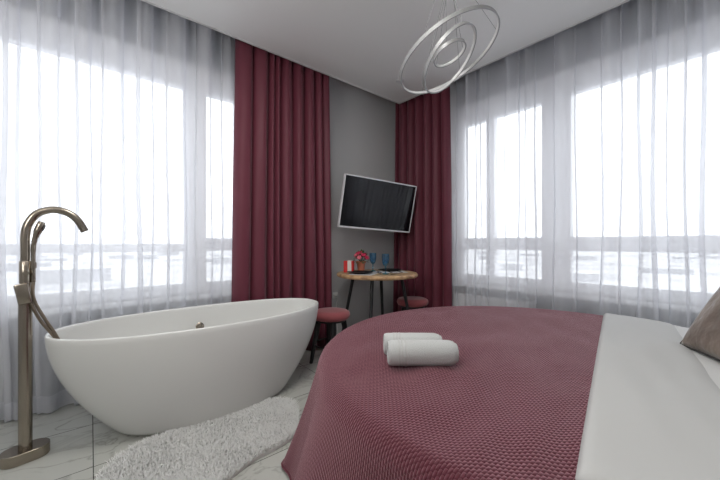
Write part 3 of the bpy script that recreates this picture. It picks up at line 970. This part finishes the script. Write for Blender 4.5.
def flowers():
    r = empty('potted_flowers', (2.318, 2.754, TZ + .001)); tag(r, 'pink artificial flowers in a small terracotta pot on the table', 'flower pot')
    MB().lathe([(0, 0), (.034, 0), (.036, .004), (.048, .088), (.053, .088), (.055, .092), (.055, .108), (.050, .112), (.046, .108), (.044, .095), (0, .095)], 32).build('pot', M['terracotta'], r)
    MB().lathe([(0, .0945), (.0455, .0945), (.043, .099), (0, .102)], 24).build('soil', M['soil'], r)
    rg = random.Random(9)
    heads = []
    while len(heads) < 14:
        a, e = rg.uniform(0, 2 * PI), rg.uniform(.1, 1.35)
        p = Vector((math.cos(a) * math.cos(e), math.sin(a) * math.cos(e), 0)) * .075 + Vector((0, 0, .135 + .075 * math.sin(e)))
        if all((p - q).length > .032 for q in heads): heads.append(p)
    sm = MB()
    for p in heads: sm.tube([(p.x * .15, p.y * .15, .095), (p.x * .6, p.y * .6, p.z * .72 + .02), tuple(p)], .0018, 6)
    sm.build('stems', M['stem'], r)
    for i, p in enumerate(heads):
        b = MB()
        d = (p - Vector((0, 0, .11))).normalized()
        q = Matrix.Translation(p) @ d.to_track_quat('Z', 'Y').to_matrix().to_4x4()
        for ring, (cnt, tilt, sz) in enumerate(((6, 75, .019), (5, 48, .016), (3, 22, .012))):
            for k in range(cnt):
                a = 2 * PI * k / cnt + ring * .5
                t = bmesh.new(); bmesh.ops.create_uvsphere(t, u_segments=8, v_segments=6, radius=1)
                m4 = q @ Matrix.Rotation(a, 4, 'Z') @ Matrix.Rotation(math.radians(tilt), 4, 'Y') @ Matrix.Translation((0, 0, sz * .7)) @ Matrix.Diagonal((sz * .22, sz * .62, sz * .8, 1))
                b._add(t, m4)
        b.build('blossom', M['pink'] if i % 3 else M['rosepk'], r)
    lf = MB()
    for k in range(90):
        a, e = rg.uniform(0, 2 * PI), rg.uniform(-.35, 1.5)
        d = Vector((math.cos(a) * math.cos(e), math.sin(a) * math.cos(e), math.sin(e)))
        p = Vector((0, 0, .125)) + Vector((d.x * .062, d.y * .062, d.z * .082)); s = d.cross(Vector((0, 0, 1))).normalized() * .011; L = rg.uniform(.028, .042)
        nn = d.cross(s).normalized() * .004
        v = [lf.bm.verts.new(x) for x in (p, p + d * L * .45 + s, p + d * L, p + d * L * .45 - s, p + d * L * .5 + nn)]
        for i, j in ((0, 1), (1, 2), (2, 3), (3, 0)): lf.bm.faces.new((v[i], v[j], v[4]))
    tag(lf.build('leaves', M['leaf'], r, smooth=0, recalc=False), kind='stuff')
flowers()

def red_box():
    r = empty('gift_box', (2.117, 2.714, TZ + .001), math.atan2(-.6416, .7671) - .25); tag(r, 'small red box with a white band standing left of the flowers', 'box')
    MB().box((-.052, -.03, 0), (.052, .03, .125), .003).build('box_body', M['red'], r, smooth=0)
    bd = MB(); bd.box((-.008, -.0325, 0), (.034, .0325, .1265), .001); bd.build('white_band', M['white_card'], r, smooth=0)
red_box()

# ------------------------------------------------------------------ television
def tv():
    a, b, g = -.175, .185, -.051
    W = .94; Hh = W * .585; k = W / .73
    n = Vector((math.sin(a) * math.cos(b), -math.cos(a) * math.cos(b), -math.sin(b)))
    rx = Vector((math.cos(a), math.sin(a), 0)); up = n.cross(rx)
    r2 = rx * math.cos(g) + up * math.sin(g); u2 = -rx * math.sin(g) + up * math.cos(g)
    c = Vector((1.889 * k, 1.996 * k, 1.1 + .320 * k))
    root = empty('television', c); tag(root, 'flat television with thin silver frame tilted on a wall arm', 'television')
    root.rotation_euler = Matrix((r2, -n, u2)).transposed().to_euler()
    w_, h_ = W / 2, Hh / 2
    fr = MB(); t = .013
    fr.box((-w_, -.004, h_ - t), (w_, .03, h_), .003); fr.box((-w_, -.004, -h_), (w_, .03, -h_ + t * 1.3), .003)
    fr.box((-w_, -.004, -h_), (-w_ + t, .03, h_), .003); fr.box((w_ - t, -.004, -h_), (w_, .03, h_), .003)
    fr.build('bezel', M['silver'], root, smooth=0)
    MB().box((-w_ + t * .5, 0, -h_ + t * .5), (w_ - t * .5, .02, h_ - t * .5)).build('screen', M['screen'], root, smooth=0)
    MB().box((-w_ + .01, .02, -h_ + .01), (w_ - .01, .045, h_ - .01), .008).box((-w_ * .55, .04, -h_ * .6), (w_ * .55, .075, h_ * .5), .01).build('back_housing', M['silver'], root, smooth=0)
    # swivel arm: plate on the back, two links, plate on the wall
    inv = root.matrix_basis.inverted()
    root.matrix_world
    Rm = Matrix((r2, -n, u2)).transposed().to_4x4(); Rm.translation = c; inv = Rm.inverted()
    m = MB()
    m.box((-.11, .07, -.11), (.11, .082, .11), .002)
    e0 = Rm @ Vector((0, .085, 0)); wl = Vector((c.x + .12, YL - .012, c.z + .01)); el = Vector((e0.x - .10, (e0.y + wl.y) / 2 + .02, c.z + .005))
    for p, q in ((e0, el), (el, wl)): m.tube([inv @ p, inv @ q], .018, 12)
    for p in (e0, el): m.tube([inv @ (p + Vector((0, 0, -.03))), inv @ (p + Vector((0, 0, .03)))], .022, 14)
    m.build('wall_arm', M['black'], root)
    pl = MB(); pts = [(-.05, -.006, -.11), (.05, .012, .11)]
    t_ = bmesh.new(); bmesh.ops.create_cube(t_, size=1)
    pl._add(t_, inv @ Matrix.Translation(wl + Vector((0, .003, 0))) @ Matrix.Diagonal((.10, .018, .22, 1))); pl.build('wall_plate', M['black'], root, smooth=0)
tv()

def socket():
    r = empty('wall_socket', (2.172, YL, .495)); tag(r, 'white wall socket low on the grey wall beside the burgundy curtain', 'socket')
    MB().box((-.036, -.012, -.036), (.036, 0, .036), .004).build('cover_plate', M['socket'], r, smooth=0)
    MB().tube([(0, -.011, 0), (0, -.0125, 0)], .021, 24).build('socket_face', M['white_card'], r)
    p = empty('power_plug', (2.172, YL - .013, .495)); tag(p, 'white plug with a cord trailing down the grey wall from socket', 'plug')
    MB().tube([(0, 0, 0), (0, -.03, 0), (0, -.034, -.004)], [.018, .016, .01], 16).build('plug_body', M['socket'], p)
    cord = smoothpts([(0, -.030, 0), (.0, -.034, -.04), (-.004, -.02, -.12), (.004, -.012, -.25), (.018, -.012, -.38), (.03, -.016, -.47), (.06, -.03, -.488)], 6)
    MB().tube(cord, .004, 8).build('cord', M['socket'], p)
socket()

# ------------------------------------------------------------------ chandelier
def chandelier():
    C0 = Vector((1.56, 1.09, H))
    root = empty('pendant_chandelier', C0); tag(root, 'three tilted grey LED rings hanging on thin wires from the ceiling', 'chandelier')
    MB().lathe([(0, -.045), (.085, -.045), (.09, -.04), (.09, 0), (0, 0)], 40).build('canopy', M['ring'], root)
    rings = ((Vector((1.613, 1.122, 2.201)), .300, Vector((-.192, .369, .909)), 1),
             (Vector((1.655, 1.141, 2.199)), .200, Vector((-.252, .655, .713)), 1),
             (Vector((1.725, 1.189, 2.288)), .100, Vector((-.167, .351, .921)), 1))
    for c, rad, n, sgn in rings:
        n.normalize()
        e = n.cross(Vector((.3, .9, .1))).normalized(); g = n.cross(e)
        Q = Matrix((e, g, n)).transposed().to_4x4(); Q.translation = c - C0
        hh, th = .0105, .006
        mb = MB(); N = 96; rows = []
        for rr, z in ((rad + th, -hh), (rad + th, hh), (rad, hh), (rad, -hh)):
            rows.append([Q @ Vector((rr * math.cos(2 * PI * i / N), rr * math.sin(2 * PI * i / N), z)) for i in range(N)])
        mb.grid(rows + [rows[0]], wrap=True); bmesh.ops.remove_doubles(mb.bm, verts=mb.bm.verts, dist=1e-5)
        ro = mb.build('ring', M['ring'], root)
        ld = MB(); rows = []
        for rr, z in ((rad + .0005, -hh * .85), (rad - .003, -hh * .7), (rad - .003, hh * .7), (rad + .0005, hh * .85)):
            rows.append([Q @ Vector((rr * math.cos(2 * PI * i / N), rr * math.sin(2 * PI * i / N), z)) for i in range(N)])
        ld.grid(rows, wrap=True); ld.build('led_strip', M['led'], ro)
        for k in range(3):
            a = 2 * PI * k / 3 + rad * 9
            p = Q @ Vector(((rad + th * .5) * math.cos(a), (rad + th * .5) * math.sin(a), hh))
            q = Vector((math.cos(a), math.sin(a), 0)) * (.02 + .06 * rad / .3); q.z = -.045
            MB().tube([p, q], .0011, 6).build('cable', M['cable'], root)
chandelier()

o = MB().lathe([(.0, -.004), (.028, -.004), (.042, -.006), (.046, -.003), (.046, 0), (0, 0)], 32).build('downlight', M['silver'], None)
o.location = (2.563, 2.391, H); tag(o, 'small round recessed ceiling spotlight near the corner', 'spotlight')
